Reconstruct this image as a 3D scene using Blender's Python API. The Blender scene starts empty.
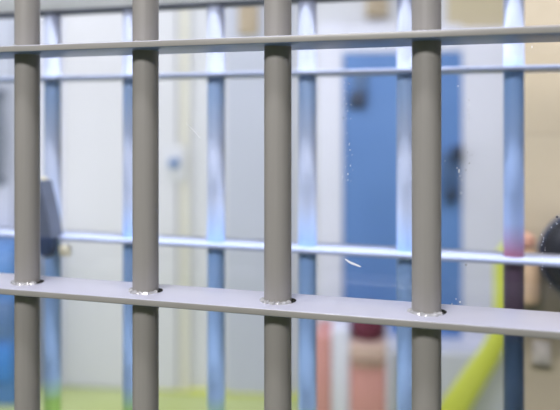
import bpy, bmesh, math, random
from mathutils import Vector, Matrix
random.seed(4)
C = bpy.context.scene.collection
PI = math.pi
# ---------------------------------------------------------------- survey of the place
F = 700.0; PSI = math.atan(700/2381); YH = 124.8; CAMZ = 1.45; D = 0.60
FW = Vector((-math.sin(PSI), math.cos(PSI), 0)); RT = Vector((math.cos(PSI), math.sin(PSI), 0))
CAM = Vector((0, -D, CAMZ))
def ray(px, py): return FW + RT*((px-280)/F) + Vector((0, 0, -(py-YH)/F))
def on_y(px, py, Y):
    d = ray(px, py); return CAM + d*((Y+D)/d.y)
# back wall plane, turned a little against the grilles
A = CAM + FW*3.916 + RT*(-1.287); B = CAM + FW*3.743 + RT*0.160
TH = math.atan2(B.y-A.y, B.x-A.x)
UX = Vector((math.cos(TH), math.sin(TH), 0)); NY = Vector((-math.sin(TH), math.cos(TH), 0))
WO = Vector((A.x, A.y, 0))
def W(px, py, off=0.0):
    """wall coordinates (u along the wall, z up) of a sight line, on a plane 'off' metres in front of the wall"""
    d = ray(px, py); o = WO - NY*off
    p = CAM + d*((o-CAM).dot(NY)/d.dot(NY))
    return (p-WO).dot(UX), p.z
# ---------------------------------------------------------------- helpers
def srgb(r, g, b):
    f = lambda c: (c/12.92 if c <= .04045 else ((c+.055)/1.055)**2.4)
    return (f(r/255), f(g/255), f(b/255), 1)
def mat(name, col, rough=.5, metal=0, spec=.5, noise=0, scale=(8, 8, 8), bump=0, col2=None, coat=0):
    m = bpy.data.materials.new(name); m.use_nodes = True
    nt = m.node_tree; b = nt.nodes['Principled BSDF']
    b.inputs['Base Color'].default_value = col; b.inputs['Roughness'].default_value = rough
    b.inputs['Metallic'].default_value = metal; b.inputs['Specular IOR Level'].default_value = spec
    b.inputs['Coat Weight'].default_value = coat
    if noise or bump or col2:
        tc = nt.nodes.new('ShaderNodeTexCoord'); mp = nt.nodes.new('ShaderNodeMapping'); mp.inputs['Scale'].default_value = scale
        n = nt.nodes.new('ShaderNodeTexNoise'); n.inputs['Scale'].default_value = 1; n.inputs['Detail'].default_value = 5
        nt.links.new(tc.outputs['Object'], mp.inputs[0]); nt.links.new(mp.outputs[0], n.inputs['Vector'])
        r = nt.nodes.new('ShaderNodeValToRGB'); r.color_ramp.elements[0].position = .3; r.color_ramp.elements[1].position = .7
        c2 = col2 or tuple(c*(1-noise) for c in col[:3])+(1,)
        r.color_ramp.elements[0].color = c2; r.color_ramp.elements[1].color = col
        nt.links.new(n.outputs['Fac'], r.inputs[0]); nt.links.new(r.outputs[0], b.inputs['Base Color'])
        if bump:
            bp = nt.nodes.new('ShaderNodeBump'); bp.inputs['Strength'].default_value = bump; bp.inputs['Distance'].default_value = .001
            nt.links.new(n.outputs['Fac'], bp.inputs['Height']); nt.links.new(bp.outputs[0], b.inputs['Normal'])
    return m
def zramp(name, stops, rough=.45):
    """bar colour with its light and shade set by height above the floor: stops = [(z, colour)]"""
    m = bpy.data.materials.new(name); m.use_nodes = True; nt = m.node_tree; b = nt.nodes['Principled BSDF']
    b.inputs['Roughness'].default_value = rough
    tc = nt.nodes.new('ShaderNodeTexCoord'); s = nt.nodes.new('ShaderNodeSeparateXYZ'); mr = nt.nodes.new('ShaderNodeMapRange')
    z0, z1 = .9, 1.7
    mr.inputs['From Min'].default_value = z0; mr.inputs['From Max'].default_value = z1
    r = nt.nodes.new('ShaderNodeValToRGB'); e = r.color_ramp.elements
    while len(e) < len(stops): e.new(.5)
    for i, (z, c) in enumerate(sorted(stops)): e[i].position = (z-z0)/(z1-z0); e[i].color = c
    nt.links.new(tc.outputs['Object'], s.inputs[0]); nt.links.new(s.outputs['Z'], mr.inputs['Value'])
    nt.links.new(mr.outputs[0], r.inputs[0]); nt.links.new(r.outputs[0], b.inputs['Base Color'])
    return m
def obj(name, bm, m, parent=None, smooth=True, loc=None, rotz=0):
    me = bpy.data.meshes.new(name); bmesh.ops.recalc_face_normals(bm, faces=bm.faces[:]); bm.to_mesh(me); bm.free()
    if smooth:
        for p in me.polygons: p.use_smooth = True
        try: me.set_sharp_from_angle(angle=math.radians(40))
        except Exception: pass
    me.materials.append(m); o = bpy.data.objects.new(name, me); C.objects.link(o)
    if parent: o.parent = parent
    if loc is not None: o.location = loc
    o.rotation_euler.z = rotz
    return o
def tag(o, label, cat, group=None, kind=None):
    o['label'] = label; o['category'] = cat
    if group: o['group'] = group
    if kind: o['kind'] = kind
    return o
def thing(name, label, cat, loc=(0, 0, 0), rotz=0, group=None):
    o = bpy.data.objects.new(name, None); C.objects.link(o); o.location = loc; o.rotation_euler.z = rotz
    o.empty_display_size = .05
    return tag(o, label, cat, group)
def struct(o): o['kind'] = 'structure'; return o
def box(bm, x0, x1, y0, y1, z0, z1, bev=0, seg=2):
    r = bmesh.ops.create_cube(bm, size=1, matrix=Matrix.Translation(((x0+x1)/2, (y0+y1)/2, (z0+z1)/2)) @ Matrix.Diagonal((abs(x1-x0), abs(y1-y0), abs(z1-z0), 1)))
    if bev:
        es = list({e for v in r['verts'] for e in v.link_edges})
        bmesh.ops.bevel(bm, geom=es, offset=bev, segments=seg, affect='EDGES', profile=.5)
def nb(*a, **k):
    bm = bmesh.new(); box(bm, *a, **k); return bm
def tube(bm, x, y, z0, z1, r, n=40, rings=1):
    vs = []
    for j in range(rings+1):
        z = z0+(z1-z0)*j/rings
        vs.append([bm.verts.new((x+r*math.cos(2*PI*i/n), y+r*math.sin(2*PI*i/n), z)) for i in range(n)])
    for j in range(rings):
        for i in range(n): bm.faces.new((vs[j][i], vs[j][(i+1) % n], vs[j+1][(i+1) % n], vs[j+1][i]))
    bm.faces.new(vs[0][::-1]); bm.faces.new(vs[-1])
def lathe(bm, prof, n=40, M=Matrix()):
    rows = []
    for r, h in prof:
        rows.append([bm.verts.new(M @ Vector((max(r, 1e-5)*math.cos(2*PI*i/n), max(r, 1e-5)*math.sin(2*PI*i/n), h))) for i in range(n)])
    for a, b in zip(rows, rows[1:]):
        for i in range(n): bm.faces.new((a[i], a[(i+1) % n], b[(i+1) % n], b[i]))
    bm.faces.new(rows[0][::-1]); bm.faces.new(rows[-1])
def sweep(bm, pts, rx, ry, n=16, closed=False):
    """elliptical tube through points lying mostly in an x-z plane (rx in the plane, ry along y)"""
    pts = [Vector(p) for p in pts]; rows = []
    for k, p in enumerate(pts):
        a = pts[max(k-1, 0)]; b = pts[min(k+1, len(pts)-1)]
        t = (b-a).normalized(); yv = Vector((0, 1, 0)); s = t.cross(yv).normalized(); w = s.cross(t).normalized()
        RX = rx[k] if isinstance(rx, (list, tuple)) else rx; RY = ry[k] if isinstance(ry, (list, tuple)) else ry
        rows.append([bm.verts.new(p + s*RX*math.cos(2*PI*i/n) + w*RY*math.sin(2*PI*i/n)) for i in range(n)])
    for a, b in zip(rows, rows[1:]):
        for i in range(n): bm.faces.new((a[i], a[(i+1) % n], b[(i+1) % n], b[i]))
    bm.faces.new(rows[0][::-1]); bm.faces.new(rows[-1])
def smoothpath(P, n=8):
    out = []
    for i in range(len(P)-1):
        p0 = Vector(P[max(i-1, 0)]); p1 = Vector(P[i]); p2 = Vector(P[i+1]); p3 = Vector(P[min(i+2, len(P)-1)])
        for j in range(n):
            t = j/n
            out.append(.5*((2*p1)+(p2-p0)*t+(2*p0-5*p1+4*p2-p3)*t*t+(3*p1-p0-3*p2+p3)*t**3))
    out.append(Vector(P[-1])); return out

# ---------------------------------------------------------------- materials
def bar_paint():
    m = mat('grey_bar_paint', srgb(154, 151, 147), rough=.4, spec=.45, noise=.1, scale=(130, 130, 3), bump=.25)
    return m
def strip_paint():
    # flat bar: grey edge, light on tops and bluish shade underneath put into colour
    m = mat('grey_strip_baked_light', srgb(156, 154, 151), rough=.32, spec=.6, noise=.06, scale=(25, 60, 60), bump=.35, col2=srgb(148, 146, 142))
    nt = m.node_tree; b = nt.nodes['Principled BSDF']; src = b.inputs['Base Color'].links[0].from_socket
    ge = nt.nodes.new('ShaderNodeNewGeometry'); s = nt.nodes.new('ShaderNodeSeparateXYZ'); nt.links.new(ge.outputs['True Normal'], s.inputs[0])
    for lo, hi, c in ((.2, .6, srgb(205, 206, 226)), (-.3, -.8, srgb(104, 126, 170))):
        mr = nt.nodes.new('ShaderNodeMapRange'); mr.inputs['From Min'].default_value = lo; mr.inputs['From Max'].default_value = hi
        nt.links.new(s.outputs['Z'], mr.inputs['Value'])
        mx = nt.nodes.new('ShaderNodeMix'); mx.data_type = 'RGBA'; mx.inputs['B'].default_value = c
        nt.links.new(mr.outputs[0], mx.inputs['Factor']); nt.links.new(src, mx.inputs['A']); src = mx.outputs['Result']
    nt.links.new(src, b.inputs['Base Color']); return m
M = dict(
    bar=bar_paint(),
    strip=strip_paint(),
    weld=mat('glossy_weld', srgb(186, 186, 190), rough=.2, spec=.8, noise=.2, scale=(250, 250, 250), bump=.9, coat=.5),
    dark=mat('dark_gap', srgb(18, 17, 16), rough=.9),
    header=mat('pale_grey_header', srgb(246, 247, 246), rough=.5, noise=.02, scale=(3, 3, 3)),
    header_lip=mat('dark_header_lip', srgb(60, 64, 74), rough=.5, noise=.1, scale=(20, 20, 20)),
    back_strip=mat('lavender_strip_paint', srgb(156, 165, 194), rough=.35, spec=.6, noise=.05, scale=(20, 60, 60)),
    wall=mat('off_white_wall', srgb(204, 205, 214), rough=.8, noise=.03, scale=(1.5, 1.5, 1.5)),
    grey_wall=mat('lavender_grey_panel', srgb(182, 186, 204), rough=.7, noise=.03, scale=(2, 2, 1)),
    cream=mat('cream_door_paint', srgb(203, 203, 212), rough=.6, noise=.03, scale=(1.5, 1.5, 2)),
    cream2=mat('warm_cream_edge', srgb(216, 213, 204), rough=.6, noise=.03, scale=(2, 2, 2)),
    white=mat('white_frame_paint', srgb(216, 217, 236), rough=.55, noise=.03, scale=(2, 2, 2)),
    blue=mat('blue_door_paint', srgb(96, 136, 200), rough=.55, noise=.12, scale=(3, 3, 1.2), col2=srgb(84, 124, 188)),
    blue_plate=mat('slate_blue_plate', srgb(74, 104, 150), rough=.5, noise=.1, scale=(9, 9, 9)),
    navy=mat('dark_navy', srgb(38, 54, 84), rough=.5, noise=.1, scale=(9, 9, 9)),
    tan=mat('tan_wall', srgb(196, 183, 156), rough=.75, noise=.06, scale=(4, 4, 4)),
    floor=mat('pale_green_floor', srgb(186, 196, 140), rough=.55, noise=.1, scale=(1.2, 4, 2), col2=srgb(176, 188, 118)),
    ceiling=mat('white_ceiling', srgb(205, 207, 210), rough=.8, noise=.02, scale=(2, 2, 2)),
    lime=mat('lime_paint', srgb(214, 220, 88), rough=.5, noise=.06, scale=(4, 4, 4)),
    salmon=mat('salmon_paint', srgb(204, 144, 142), rough=.6, noise=.06, scale=(8, 8, 3)),
    peach=mat('peach_paint', srgb(208, 178, 172), rough=.6, noise=.06, scale=(8, 8, 8)),
    maroon=mat('maroon_cloth', srgb(104, 36, 60), rough=.85, noise=.2, scale=(30, 30, 30), bump=.4),
    charcoal=mat('charcoal_grey', srgb(100, 108, 124), rough=.6, noise=.1, scale=(12, 12, 12)),
    black=mat('black_enamel', srgb(14, 15, 24), rough=.5, spec=.3, noise=.2, scale=(9, 9, 9)),
    orange=mat('faded_orange', srgb(182, 152, 122), rough=.6, noise=.08, scale=(10, 10, 10)),
    red=mat('dull_red', srgb(172, 126, 106), rough=.5, noise=.1, scale=(10, 10, 10)),
    vent=mat('tan_metal', srgb(176, 160, 138), rough=.6, noise=.06, scale=(9, 9, 9)),
    brightblue=mat('bright_blue', srgb(52, 116, 190), rough=.5, noise=.08, scale=(9, 9, 9)),
    midblue=mat('mid_blue', srgb(74, 120, 182), rough=.5, noise=.12, scale=(5, 5, 5)),
    lever=mat('slate_lever', srgb(92, 100, 120), rough=.6, noise=.2, scale=(12, 12, 25)),
    cream_plate=mat('cream_plate', srgb(212, 204, 182), rough=.6, noise=.05, scale=(9, 9, 9)),
    speck=mat('white_speck', srgb(240, 243, 250), rough=.5, noise=.02, scale=(9, 9, 9)),
    speckdark=mat('dark_speck', srgb(40, 44, 60), rough=.6, noise=.1, scale=(9, 9, 9)),
    switch=mat('grey_lavender_plastic', srgb(178, 168, 160), rough=.5, noise=.05, scale=(9, 9, 9)),
)
# pier: tan blocks with faint joints
def tan_blocks():
    m = bpy.data.materials.new('tan_block_wall'); m.use_nodes = True; nt = m.node_tree; b = nt.nodes['Principled BSDF']; b.inputs['Roughness'].default_value = .7
    tc = nt.nodes.new('ShaderNodeTexCoord'); mp = nt.nodes.new('ShaderNodeMapping'); mp.inputs['Rotation'].default_value = (PI/2, 0, 0)
    mp.inputs['Location'].default_value = (.07, .03, 0)
    br = nt.nodes.new('ShaderNodeTexBrick'); br.inputs['Scale'].default_value = 1; br.inputs['Brick Width'].default_value = .2; br.inputs['Row Height'].default_value = .2
    br.inputs['Mortar Size'].default_value = .0025; br.inputs['Mortar Smooth'].default_value = .6; br.offset = 0
    br.inputs['Color1'].default_value = srgb(166, 152, 130); br.inputs['Color2'].default_value = srgb(161, 147, 125); br.inputs['Mortar'].default_value = srgb(144, 133, 114)
    nt.links.new(tc.outputs['Object'], mp.inputs[0]); nt.links.new(mp.outputs[0], br.inputs['Vector']); nt.links.new(br.outputs['Color'], b.inputs['Base Color'])
    return m
M['blocks'] = tan_blocks()
# glass: clear with a faint sheen and very thin whitish film
g = bpy.data.materials.new('clear_pane'); g.use_nodes = True; nt = g.node_tree; nt.nodes.clear()
out = nt.nodes.new('ShaderNodeOutputMaterial'); tr = nt.nodes.new('ShaderNodeBsdfTransparent'); gl = nt.nodes.new('ShaderNodeBsdfGlossy'); gl.inputs['Roughness'].default_value = .03
fr = nt.nodes.new('ShaderNodeFresnel'); fr.inputs['IOR'].default_value = 1.3; mx = nt.nodes.new('ShaderNodeMixShader')
df = nt.nodes.new('ShaderNodeBsdfDiffuse'); df.inputs['Color'].default_value = srgb(215, 225, 250); mx2 = nt.nodes.new('ShaderNodeMixShader'); mx2.inputs[0].default_value = .009
tr.inputs['Color'].default_value = (.985, .99, 1, 1)
nt.links.new(fr.outputs[0], mx.inputs[0]); nt.links.new(tr.outputs[0], mx.inputs[1]); nt.links.new(gl.outputs[0], mx.inputs[2])
nt.links.new(mx.outputs[0], mx2.inputs[1]); nt.links.new(df.outputs[0], mx2.inputs[2]); nt.links.new(mx2.outputs[0], out.inputs[0])
M['glass'] = g

# ---------------------------------------------------------------- front grille
BR = .0129; SD = .063; ST = .0066; SP = .1374; X0 = -.4626
grille = thing('cell_bars', 'sharp grey steel grille of thick round bars through two flat crossbars, nearest to us', 'bars', (0, 0, 0))
HT = 2.6
top_edges = [1.5298 + .2451*k for k in range(-6, 5)]      # top faces of the flat crossbars
fx = [X0+SP*k for k in range(-4, 9)]
for x in fx:
    bm = bmesh.new(); tube(bm, x, SD/2, 0.0, HT, BR, 48, 1); obj('bar', bm, M['bar'], grille)
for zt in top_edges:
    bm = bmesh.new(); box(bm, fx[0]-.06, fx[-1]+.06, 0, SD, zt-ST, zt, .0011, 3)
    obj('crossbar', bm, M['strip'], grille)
def weld(x, y, z, a0, a1, seed):
    rnd = random.Random(seed); bm = bmesh.new(); n = 26; rows = []
    for k in range(n+1):
        a = a0+(a1-a0)*k/n; r = BR+.0008+.0006*rnd.random(); t = .0016+.0016*abs(math.sin(k*.9+seed))*rnd.random()+.0005*rnd.random()
        if k in (0, n): t = .0004
        c = Vector((math.cos(a), math.sin(a), 0)); p = Vector((x, y, z))+c*r
        rows.append([bm.verts.new(p+c*t*math.cos(2*PI*i/8)*1.2+Vector((0, 0, 1))*t*math.sin(2*PI*i/8)) for i in range(8)])
    for a, b in zip(rows, rows[1:]):
        for i in range(8): bm.faces.new((a[i], a[(i+1) % 8], b[(i+1) % 8], b[i]))
    return bm
for si in (5, 6, 7):
    zt = top_edges[si]
    for xi in range(2, 10):
        x = fx[xi]
        obj('weld_bead', weld(x, SD/2, zt, PI+.1, 2*PI-.25, si*40+xi), M['weld'], grille)
        # hole cut a little wide of the bar: a dark crescent on the right
        bm = bmesh.new(); bmesh.ops.create_circle(bm, cap_ends=True, radius=BR*.92, segments=32, matrix=Matrix.Translation((x+.0056, SD/2+.0005, zt+.0003)))
        r = bmesh.ops.extrude_face_region(bm, geom=bm.faces[:]); bmesh.ops.translate(bm, verts=[v for v in r['geom'] if isinstance(v, bmesh.types.BMVert)], vec=(0, 0, .0002))
        obj('hole_gap', bm, M['dark'], grille)

# ---------------------------------------------------------------- glass pane with its wear
YG = .088
pane = thing('glass_pane', 'large clear glass pane with specks and scratches standing between the two grilles', 'glass', (0, YG, 0))
obj('sheet', nb(-1.3, 1.1, -.002, .002, 0, 2.6), M['glass'], pane, smooth=False)
def spot(bm, px, py, r, ex=1, ez=1):
    p = on_y(px, py, YG-.0025); p.y = -.0024; r *= random.uniform(.55, .85); ez *= random.uniform(.7, 1.5)
    bmesh.ops.create_icosphere(bm, subdivisions=2, radius=1, matrix=Matrix.Translation(p) @ Matrix.Diagonal((r*ex, .0004, r*ez, 1)))
w = bmesh.new()
for _ in range(34):
    y = random.uniform(58, 186); spot(w, 344+random.gauss(2.5, 2.2)+(y-60)*.02, y, random.choice((.0003, .0004, .0006)), 1, random.uniform(.8, 1.8))
for (x, y, r) in ((459, 171, .0012), (460, 176, .0007), (457, 168, .0007), (462, 180, .0006), (458, 86, .0008), (463, 120, .0006), (470, 105, .0005), (464, 140, .0005), (461, 193, .0006), (445, 161, .0004), (348, 174, .0008), (348, 180, .0005), (349, 145, .0006), (350, 150, .0006), (352, 155, .0004), (347, 133, .0004), (532, 47, .0007), (440, 240, .0004), (460, 302, .0012), (456, 299, .0007), (452, 304, .0008)):
    spot(w, x, y, r, 1, 1.5)
for _ in range(26):
    a = random.uniform(2.1, 4.0); spot(w, 567+24*math.cos(a)+random.gauss(0, 1.5), 255-38*math.sin(a)+random.gauss(0, 2), random.choice((.0003, .0005, .0006)))
o = obj('white_specks', w, M['speck'], pane); o['kind'] = 'stuff'
w = bmesh.new()
for (x, y, r) in ((466, 265, .0011), (386, 48, .0007), (557, 217, .0013), (548, 228, .0006), (343, 118, .0008), (342, 106, .0005), (468, 110, .0007), (469, 100, .0006), (466, 170, .0006), (430, 60, .0005), (292, 300, .0006), (318, 265, .0005), (472, 118, .0004)):
    spot(w, x, y, r)
for _ in range(16):
    spot(w, random.gauss(467, 2.5), random.uniform(60, 175), random.choice((.0003, .0004, .0005)))
o = obj('dark_specks', w, M['speckdark'], pane); o['kind'] = 'stuff'
for P in ([(345, 259), (350, 262.5), (355, 264.5), (361, 267)], [(187, 124), (191, 128), (196, 133), (200, 138)]):
    bm = bmesh.new(); pts = []
    for x, y in P:
        p = on_y(x, y, YG-.0025); pts.append((p.x, -.0023, p.z))
    pts = smoothpath(pts, 5); n = len(pts)
    big = .0011 if P[0][0] == 345 else .0005
    sweep(bm, pts, [big*math.sin(PI*(k+.6)/(n+.2))**.7+.0001 for k in range(n)], .0003, 8)
    obj('scratch', bm, M['speck'], pane)

# ---------------------------------------------------------------- second grille
Y2 = .324; BX0 = -.6537; BSP = .1377
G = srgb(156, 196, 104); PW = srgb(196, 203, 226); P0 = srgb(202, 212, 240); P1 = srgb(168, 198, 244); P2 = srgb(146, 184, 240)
bar_blue = zramp('blue_bar_shade_ramp', [(1.0, G), (1.02, G), (1.058, P1), (1.25, P2), (1.275, P2), (1.34, P0), (1.41, P0), (1.49, P1), (1.515, P1), (1.53, PW), (1.65, PW)])  # light and shade around crossbars, and green low tint, put into colour by height
bar_dark = zramp('steel_blue_bar_shade_ramp', [(.95, srgb(56, 78, 102)), (1.17, srgb(50, 72, 100)), (1.21, srgb(78, 58, 80)), (1.262, srgb(96, 72, 96)), (1.285, srgb(140, 88, 112)), (1.325, srgb(150, 170, 214)), (1.41, srgb(160, 186, 234)), (1.49, P2), (1.516, P2), (1.54, srgb(205, 214, 240)), (1.65, P0)])  # same light and shade in the colour, plus maroon and navy tints
back = thing('rear_cell_bars', 'pale blue grille of round bars and thin crossbars, soft behind the glass', 'bars', (0, Y2, 0))
zh = on_y(0, 13.5, Y2).z
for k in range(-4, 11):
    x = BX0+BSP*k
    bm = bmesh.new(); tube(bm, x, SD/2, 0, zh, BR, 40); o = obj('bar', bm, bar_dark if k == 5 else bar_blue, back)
    if k == 5: o['label'] = 'darker bar turning maroon and navy lower down'
for k in (-5, -4, -3, -1, 0):
    zt = 1.5245+.2445*k
    obj('crossbar', nb(BX0-4*BSP-.06, BX0+10*BSP+.06, 0, SD, zt-.0055, zt, bev=.001), M['back_strip'], back)
obj('header', nb(BX0-4*BSP-.08, BX0+10*BSP+.08, SD/2-.0135, SD/2+.0135, zh+.004, zh+.10, bev=.002), M['header'], back)
obj('header_lip', nb(BX0-4*BSP-.08, BX0+10*BSP+.08, SD/2-.0145, SD/2+.0145, zh-.001, zh+.0045, bev=.001), M['header_lip'], back)

# ---------------------------------------------------------------- room shell
def wallobj(name, bm, m, **k): return struct(obj(name, bm, m, loc=WO, rotz=TH, smooth=False, **k))
u_tan = W(447, 10)[0]
wallobj('wall_back', nb(-4, u_tan, 0, .12, 0, 2.6), M['wall'])
wallobj('wall_back_tan', nb(u_tan, 3.2, 0, .12, 0, 2.6), M['tan'])
struct(obj('floor', nb(-5.5, 4, -3, 4.6, -.05, 0), M['floor'], smooth=False))
struct(obj('ceiling', nb(-5.5, 4, -.6, 4.6, 2.6, 2.65), M['ceiling'], smooth=False))
# tan pier on the right, nearer than the back wall
YP = .95
xp = on_y(513, 200, YP).x
pl = (xp, YP, 0)
struct(obj('wall_right', nb(0, 2.2, 0, .16, 0, 2.6), M['blocks'], loc=pl, smooth=False))
def PP(px, py, off=0):
    p = on_y(px, py, YP-off); return p.x-xp, p.z

# ---------------------------------------------------------------- things at the back wall, built in wall coordinates
def wthing(name, label, cat, px, py, off=0, group=None):
    u, z = W(px, py, off); loc = WO+UX*u-NY*off; loc.z = z
    return thing(name, label, cat, loc, TH, group), u, z
def wbox(x0, x1, y0, y1, o0, o1, u, z, base, bev=.004, bot=None):
    """box between sight lines; o0 front offset, o1 rear offset; local to a thing at (u, z, offset base)"""
    a = W(x0, y0, o0); b = W(x1, y1, o0)
    return nb(a[0]-u, b[0]-u, base-o0, base-o1, (b[1] if bot is None else bot)-z, a[1]-z, bev=bev)
# grey panel of wall between the doors, lavender panels
def sbox(name, x0, x1, y0, y1, o0, o1, m, bot=None, bev=.004):
    a = W(x0, y0, o0); b = W(x1, y1, o0)
    return wallobj(name, nb(a[0], b[0], -o0, -o1, b[1] if bot is None else bot, a[1], bev=bev), m)
sbox('trim_1', 226, 292, -170, 385, .03, 0, M['grey_wall'], bot=0)
sbox('trim_2', -25, 12, 15, 400, .04, 0, M['grey_wall'], bot=0)
sbox('trim_3', 44, 62, -170, 384, .03, 0, M['white'], bot=0)
sbox('trim_4', 180, 188, -170, 384, .035, 0, M['cream2'], bot=0)
# baseboard stripe in lime along the wall
sbox('baseboard_back', 140, 314, 390, 398, .05, 0, M['lime'])
sbox('baseboard_left', 40, 140, 383, 390, .03, 0, M['white'])
# cream door
d1 = struct(obj('door_1', nb(W(66, 0)[0], W(179, 0)[0], -.04, 0, .01, 2.25, bev=.004), M['cream'], loc=WO, rotz=TH, smooth=False))
u, z = W(175, 163, .045)
bm = bmesh.new(); lathe(bm, [(.02, 0), (.026, .004), (.026, .012), (.014, .02), (.02, .035), (.024, .05), (.018, .06), (0, .063)], 28, Matrix.Translation((u, -.04, z)) @ Matrix.Rotation(PI/2, 4, 'X'))
k = obj('door_knob', bm, M['midblue'], d1); k['label'] = 'small blue round knob'
a = W(165, 146, .042); b = W(186, 182, .042)
obj('knob_plate', nb(a[0], b[0], -.0435, -.04, b[1], a[1], bev=.001), M['wall'], d1)
# blue door and its white frame
a = W(343, 52, .05); b = W(462, 346, .05)
d2 = struct(obj('door_2', nb(a[0], b[0], -.05, 0, b[1], a[1], bev=.004), M['blue'], loc=WO, rotz=TH, smooth=False))
def dpart(name, x0, x1, y0, y1, o0, o1, m, par=d2, bev=.004):
    a = W(x0, y0, o0); b = W(x1, y1, o0); return obj(name, nb(a[0], b[0], -o0, -o1, b[1], a[1], bev=bev), m, par)
dpart('hinge', 349, 366, 92, 108, .08, .05, M['navy'])
dpart('hinge_leaf', 352, 368, 72, 98, .06, .05, M['blue_plate'])
dpart('lock_plate', 440, 460, 156, 196, .062, .05, M['blue_plate'])
h = dpart('handle_mount', 452, 463, 146, 160, .10, .05, M['navy']); dpart('handle_mount', 446, 457, 190, 202, .10, .05, M['navy'])
dpart('handle_grip', 442, 448, 150, 200, .10, .075, M['blue_plate'])
sbox('trim_5', 318, 342.5, 24, 400, .06, 0, M['white'], bot=0)
sbox('trim_6', 462.5, 507, 28, 400, .06, 0, M['white'], bot=0)
sbox('trim_7', 343, 462, 26, 51, .06, 0, M['white'])
# pale step block under the blue door
a = W(318, 347, .28); b = W(560, 347, .28)
wallobj('trim_8', nb(a[0], b[0], -.28, -.001, 0, a[1], bev=.015), M['white'])

# tan vents high on the wall
def vent(x0, x1, y0, y1, label):
    t, u, z = wthing('wall_vent', label, 'vent', (x0+x1)/2, y1, 0)
    obj('housing', wbox(x0, x1, y0, y1, .06, 0, u, z, 0), M['vent'], t)
    a = W(x0, y0, .06); b = W(x1, y1, .06)
    for q in range(6):
        zz = b[1]-z+(a[1]-b[1])*(q+.7)/6.4
        obj('louvre', nb(a[0]-u+.015, b[0]-u-.015, -.068, -.058, zz-.004, zz+.004, bev=.001), M['vent'], t)
vent(238, 258, -8, 34, 'blurred tan wall vent high beside the pale panel, left of the third thick bar')
vent(366, 388, -12, 16, 'blurred tan wall vent above the blue door')

# dark wedge lever bolted on the rear grille, with its cream plates
YL = Y2-.004
c = on_y(52, 240, YL)
t = thing('lever_handle', 'dark grey wedge shaped lever with cream plates, fixed on the leftmost visible rear bar', 'handle', (c.x, YL, c.z))
def lp(px, py): p = on_y(px, py, YL); return p.x-c.x, p.z-c.z
def lbox(name, x0, x1, y0, y1, d0, d1, m):
    a = lp(x0, y0); b = lp(x1, y1); return obj(name, nb(a[0], b[0], d0, d1, b[1], a[1], bev=.0015), m, t)
lbox('backplate', 38.5, 43, 177, 214, .004, .012, M['cream_plate'])
lbox('foot_plate', 57, 67, 246, 257, .004, .012, M['cream_plate'])
def slab(name, P, d0, d1, bev, m):
    bm = bmesh.new(); n = len(P)
    v0 = [bm.verts.new((lp(*p)[0], d0, lp(*p)[1])) for p in P]; v1 = [bm.verts.new((lp(*p)[0], d1, lp(*p)[1])) for p in P]
    for i in range(n): bm.faces.new((v0[i], v0[(i+1) % n], v1[(i+1) % n], v1[i]))
    bm.faces.new(v0); bm.faces.new(v1[::-1]); bmesh.ops.bevel(bm, geom=bm.edges[:], offset=bev, segments=2, affect='EDGES')
    return obj(name, bm, m, t)
slab('lever', [(43, 180), (45, 180), (49, 200), (53, 218), (57, 238), (43, 238), (43, 210)], -.012, .018, .0015, M['lever'])
slab('catch', [(42, 236), (58, 236), (59, 248), (55, 257), (48, 255), (43, 246)], -.018, -.001, .003, M['navy'])
# dark upright pull at the far left
t, u, z = wthing('pull_bar', 'dark grey upright pull bar cut by the left edge of the photo', 'handle', 0, 185, .04)
a = W(-5, 92, .10); b = W(3, 182, .10)
bm = bmesh.new(); sweep(bm, smoothpath([(a[0]-u+.01, .0, a[1]-z), (a[0]-u+.012, -.055, a[1]-z-.02), ((a[0]+b[0])/2-u, -.06, (a[1]+b[1])/2-z), (a[0]-u+.012, -.055, b[1]-z+.02), (a[0]-u+.01, .0, b[1]-z)], 6), .022, .022, 14)
obj('grip', bm, M['charcoal'], t)
# blue locker low at left
t, u, z = wthing('blue_locker', 'blue locker low behind the leftmost thick bar with a bright blue drawer', 'locker', -10, 400, .04)
zf = -z
a = W(-60, 242, .32); b = W(15, 386, .32)
z0 = 0
obj('body', nb(a[0]-u, b[0]-u, .04-.32, 0, -z+.0, a[1]-z, bev=.01), M['midblue'], t)
for (ya, yb, m) in ((250, 292, 'midblue'), (300, 338, 'blue_plate'), (344, 383, 'brightblue')):
    a = W(-56, ya, .34); b = W(12, yb, .34)
    d = obj('drawer', nb(a[0]-u, b[0]-u, .04-.34, .04-.319, b[1]-z, a[1]-z, bev=.005), M[m], t)
    c = W(-20, (ya+yb)/2, .34)
    obj('drawer_handle', nb(c[0]-u-.06, c[0]-u+.06, .04-.36, .04-.338, c[1]-z-.01, c[1]-z+.01, bev=.004), M['navy'], d)

# salmon cabinet with maroon bag
OC = .62
t, u, z = wthing('salmon_cabinet', 'small salmon pink and white cabinet standing in front of the blue door', 'cabinet', 350, 409, OC)
t.location.z = 0; z = 0
def cp(name, x0, x1, y0, y1, o0, o1, m, par=t, bot=None, bev=.006):
    a = W(x0, y0, o0); b = W(x1, y1, o0)
    return obj(name, nb(a[0]-u, b[0]-u, OC-o0, OC-o1, b[1] if bot is None else bot, a[1], bev=bev), m, par)
cp('side_post', 314, 331, 336, 409, .62, .34, M['salmon'], bot=0, bev=.012)
cp('side_panel', 331.3, 349.5, 330, 409, .61, .34, M['white'], bot=0)
dd = cp('door', 350, 386, 362, 409, .63, .34, M['salmon'], bot=.03)
cp('handle', 352, 384, 363.5, 367, .65, .63, M['vent'], par=dd, bev=.003)
cp('drawer', 350, 386, 343, 361.5, .635, .34, M['peach'])
cp('edge_strip', 386.3, 392, 341, 409, .62, .34, M['white'], bot=0)
a = W(350, 343, .61); b = W(386, 311, .61)
ub = (a[0]+b[0])/2
loc = WO+UX*ub-NY*.53; loc.z = W(365, 343, .635)[1]+.002
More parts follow.
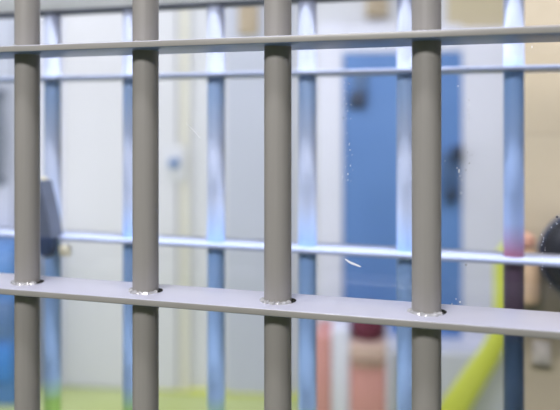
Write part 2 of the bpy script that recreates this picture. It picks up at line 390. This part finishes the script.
t = thing('cloth_bag', 'rounded maroon cloth bag resting on the salmon pink cabinet', 'bag', loc, TH)
hw = (b[0]-a[0])/2; hh = b[1]-a[1]
bm = bmesh.new(); bmesh.ops.create_icosphere(bm, subdivisions=4, radius=1)
for v in bm.verts:
    x, y, zz = v.co
    zz = max(zz, -.55)
    v.co = (x*hw*(1.0 if zz < 0 else 1-.12*zz), y*.10, (zz+.55)/1.55*hh*(1+.04*math.sin(9*x)))
obj('body', bm, M['maroon'], t)
bm = bmesh.new(); sweep(bm, smoothpath([(-hw*.75, -.01, hh*.62), (-hw*.35, -.08, hh*.85), (hw*.1, -.09, hh*.75), (hw*.5, -.06, hh*.75)], 6), .008, .006, 10)
obj('strap', bm, M['navy'], t)

# lime curved rail
OR = .45
pts = [W(x, y, OR) for x, y in ((430, 440), (454, 408), (476, 375), (488, 357), (498, 338), (503, 315), (504, 290), (504, 266), (506, 256), (513, 247))]
z_end = pts[0][1]
loc = WO+UX*pts[0][0]-NY*OR; loc.z = 0
t = thing('curved_rail', 'lime green rail curving up from the floor beside the blue door', 'rail', loc, TH)
P3 = [(p[0]-pts[0][0], 0, p[1]) for p in pts]
pre = [(P3[0][0]-.05, 0, .03)] if P3[0][1] > .1 else []
pp = smoothpath(pre+P3, 8); n = len(pp)
bm = bmesh.new(); ws = []
for p in pp:
    h = p.z; ws.append(.066-.021*min(1, max(0, (h-.15)/.35)))
sweep(bm, pp, ws, .022, 18); obj('rail', bm, M['lime'], t)
obj('foot', nb(P3[0][0]-.11, P3[0][0]+.03, -.06, .06, 0, .02, bev=.004), M['lime'], t)

# ---------------------------------------------------------------- things on the tan pier
c = PP(588, 257, .06)
t = thing('round_wall_lamp', 'round black lamp on the tan wall, cut by the right edge of the photo', 'lamp', (xp+c[0], YP, c[1]), 0)
MR = Matrix.Rotation(PI/2, 4, 'X') @ Matrix.Diagonal((1.12, 1.12, .9, 1))
bm = bmesh.new(); lathe(bm, [(.05, 0), (.056, .003), (.056, .02), (.05, .024)], 40, MR); obj('backplate', bm, M['black'], t)
bm = bmesh.new(); lathe(bm, [(.05, .02), (.068, .028), (.077, .045), (.078, .058), (.072, .075), (.058, .092), (.035, .104), (0, .108)], 48, MR); obj('dome', bm, M['black'], t)
bm = bmesh.new(); lathe(bm, [(.0765, .04), (.0815, .044), (.0815, .052), (.0765, .056)], 48, MR); obj('rim', bm, M['navy'], t)
c = PP(530, 268, .05); a = PP(517, 232, .05); b = PP(541, 305, .05)
t = thing('canister', 'faded orange canister with reddish top on tan wall behind the dark rear bar', 'canister', (xp+c[0]-.012, YP, b[1]), 0)
H = a[1]-b[1]
bm = bmesh.new(); lathe(bm, [(.022, 0), (.03, .004), (.032, .02), (.032, H*.6), (.027, H*.72), (.012, H*.78)], 32, Matrix.Translation((0, -.036, 0))); obj('body', bm, M['orange'], t)
bm = bmesh.new(); lathe(bm, [(.013, H*.77), (.024, H*.8), (.026, H*.86), (.02, H*.95), (0, H)], 28, Matrix.Translation((0, -.036, 0))); obj('cap', bm, M['red'], t)
obj('bracket', nb(-.02, .02, -.012, .001, 0, H*.75, bev=.002), M['vent'], t)
a = PP(533, 341, .01); b = PP(551, 366, .01)
t = thing('switch_plate', 'small greyish switch plate on the tan wall low at right', 'switch', (xp+(a[0]+b[0])/2, YP, (a[1]+b[1])/2), 0)
hw = (b[0]-a[0])/2; hh = (a[1]-b[1])/2
obj('plate', nb(-hw, hw, -.008, 0, -hh, hh, bev=.002), M['switch'], t)
obj('rocker', nb(-hw*.4, hw*.4, -.010, -.0075, -hh*.5, hh*.5, bev=.0015), M['switch'], t)

# ---------------------------------------------------------------- light
def area(name, loc, tgt, sx, sy, power, col=(1, 1, 1)):
    l = bpy.data.lights.new(name, 'AREA'); l.shape = 'RECTANGLE'; l.size = sx; l.size_y = sy; l.energy = power; l.color = col
    o = bpy.data.objects.new(name, l); C.objects.link(o); o.location = loc
    o.rotation_euler = (Vector(tgt)-Vector(loc)).to_track_quat('-Z', 'Y').to_euler(); return o
area('corridor_lamp', (-.45, -1.75, 2.50), (-.2, 0, 1.4), .7, .25, 36, (1, .97, .97))
area('corridor_strip_lamp', (-.3, -.42, 2.55), (-.3, -.1, 1.4), 1.8, .12, 9, (.98, .97, 1))
area('between_lamp', (-.25, .14, 2.55), (-.25, .28, 1.4), 2.2, .10, 66, (.92, .95, 1))
area('room_fill', (-1.6, 2.2, 2.55), (-1.4, 3.3, .6), 3.2, .9, 33, (.97, .98, 1))  # unseen ceiling light added to brighten the back wall
area('room_fill', (.6, 2.0, 2.55), (.3, 3.0, .8), 1.6, .9, 23, (.97, .98, 1))  # second added fill for the back wall, source unseen
area('pier_lamp', (.55, .60, 2.5), (.45, 1.0, 1.4), .8, .2, 2.2, (1, .97, .9))
area('side_fill', (-2.6, 1.5, 1.0), (-.9, 3.3, .5), 1.2, 1.0, 14, (.97, .97, 1))  # unseen low fill added to lift the foot of the cream door
w = bpy.data.worlds.new('world'); bpy.context.scene.world = w; w.use_nodes = True
bg = w.node_tree.nodes['Background']; bg.inputs[0].default_value = (.86, .93, 1, 1); bg.inputs[1].default_value = .10

# ---------------------------------------------------------------- camera
cd = bpy.data.cameras.new('camera'); co = bpy.data.objects.new('camera', cd); C.objects.link(co)
co.location = CAM; co.rotation_euler = (PI/2, 0, PSI)
cd.sensor_width = 36; cd.lens = 36*F/560; cd.shift_y = -(205-YH)/560; cd.clip_start = .02
cd.dof.use_dof = True; cd.dof.focus_distance = .66; cd.dof.aperture_fstop = 3.0
bpy.context.scene.camera = co
sc = bpy.context.scene
sc.view_settings.view_transform = 'Standard'; sc.view_settings.look = 'None'
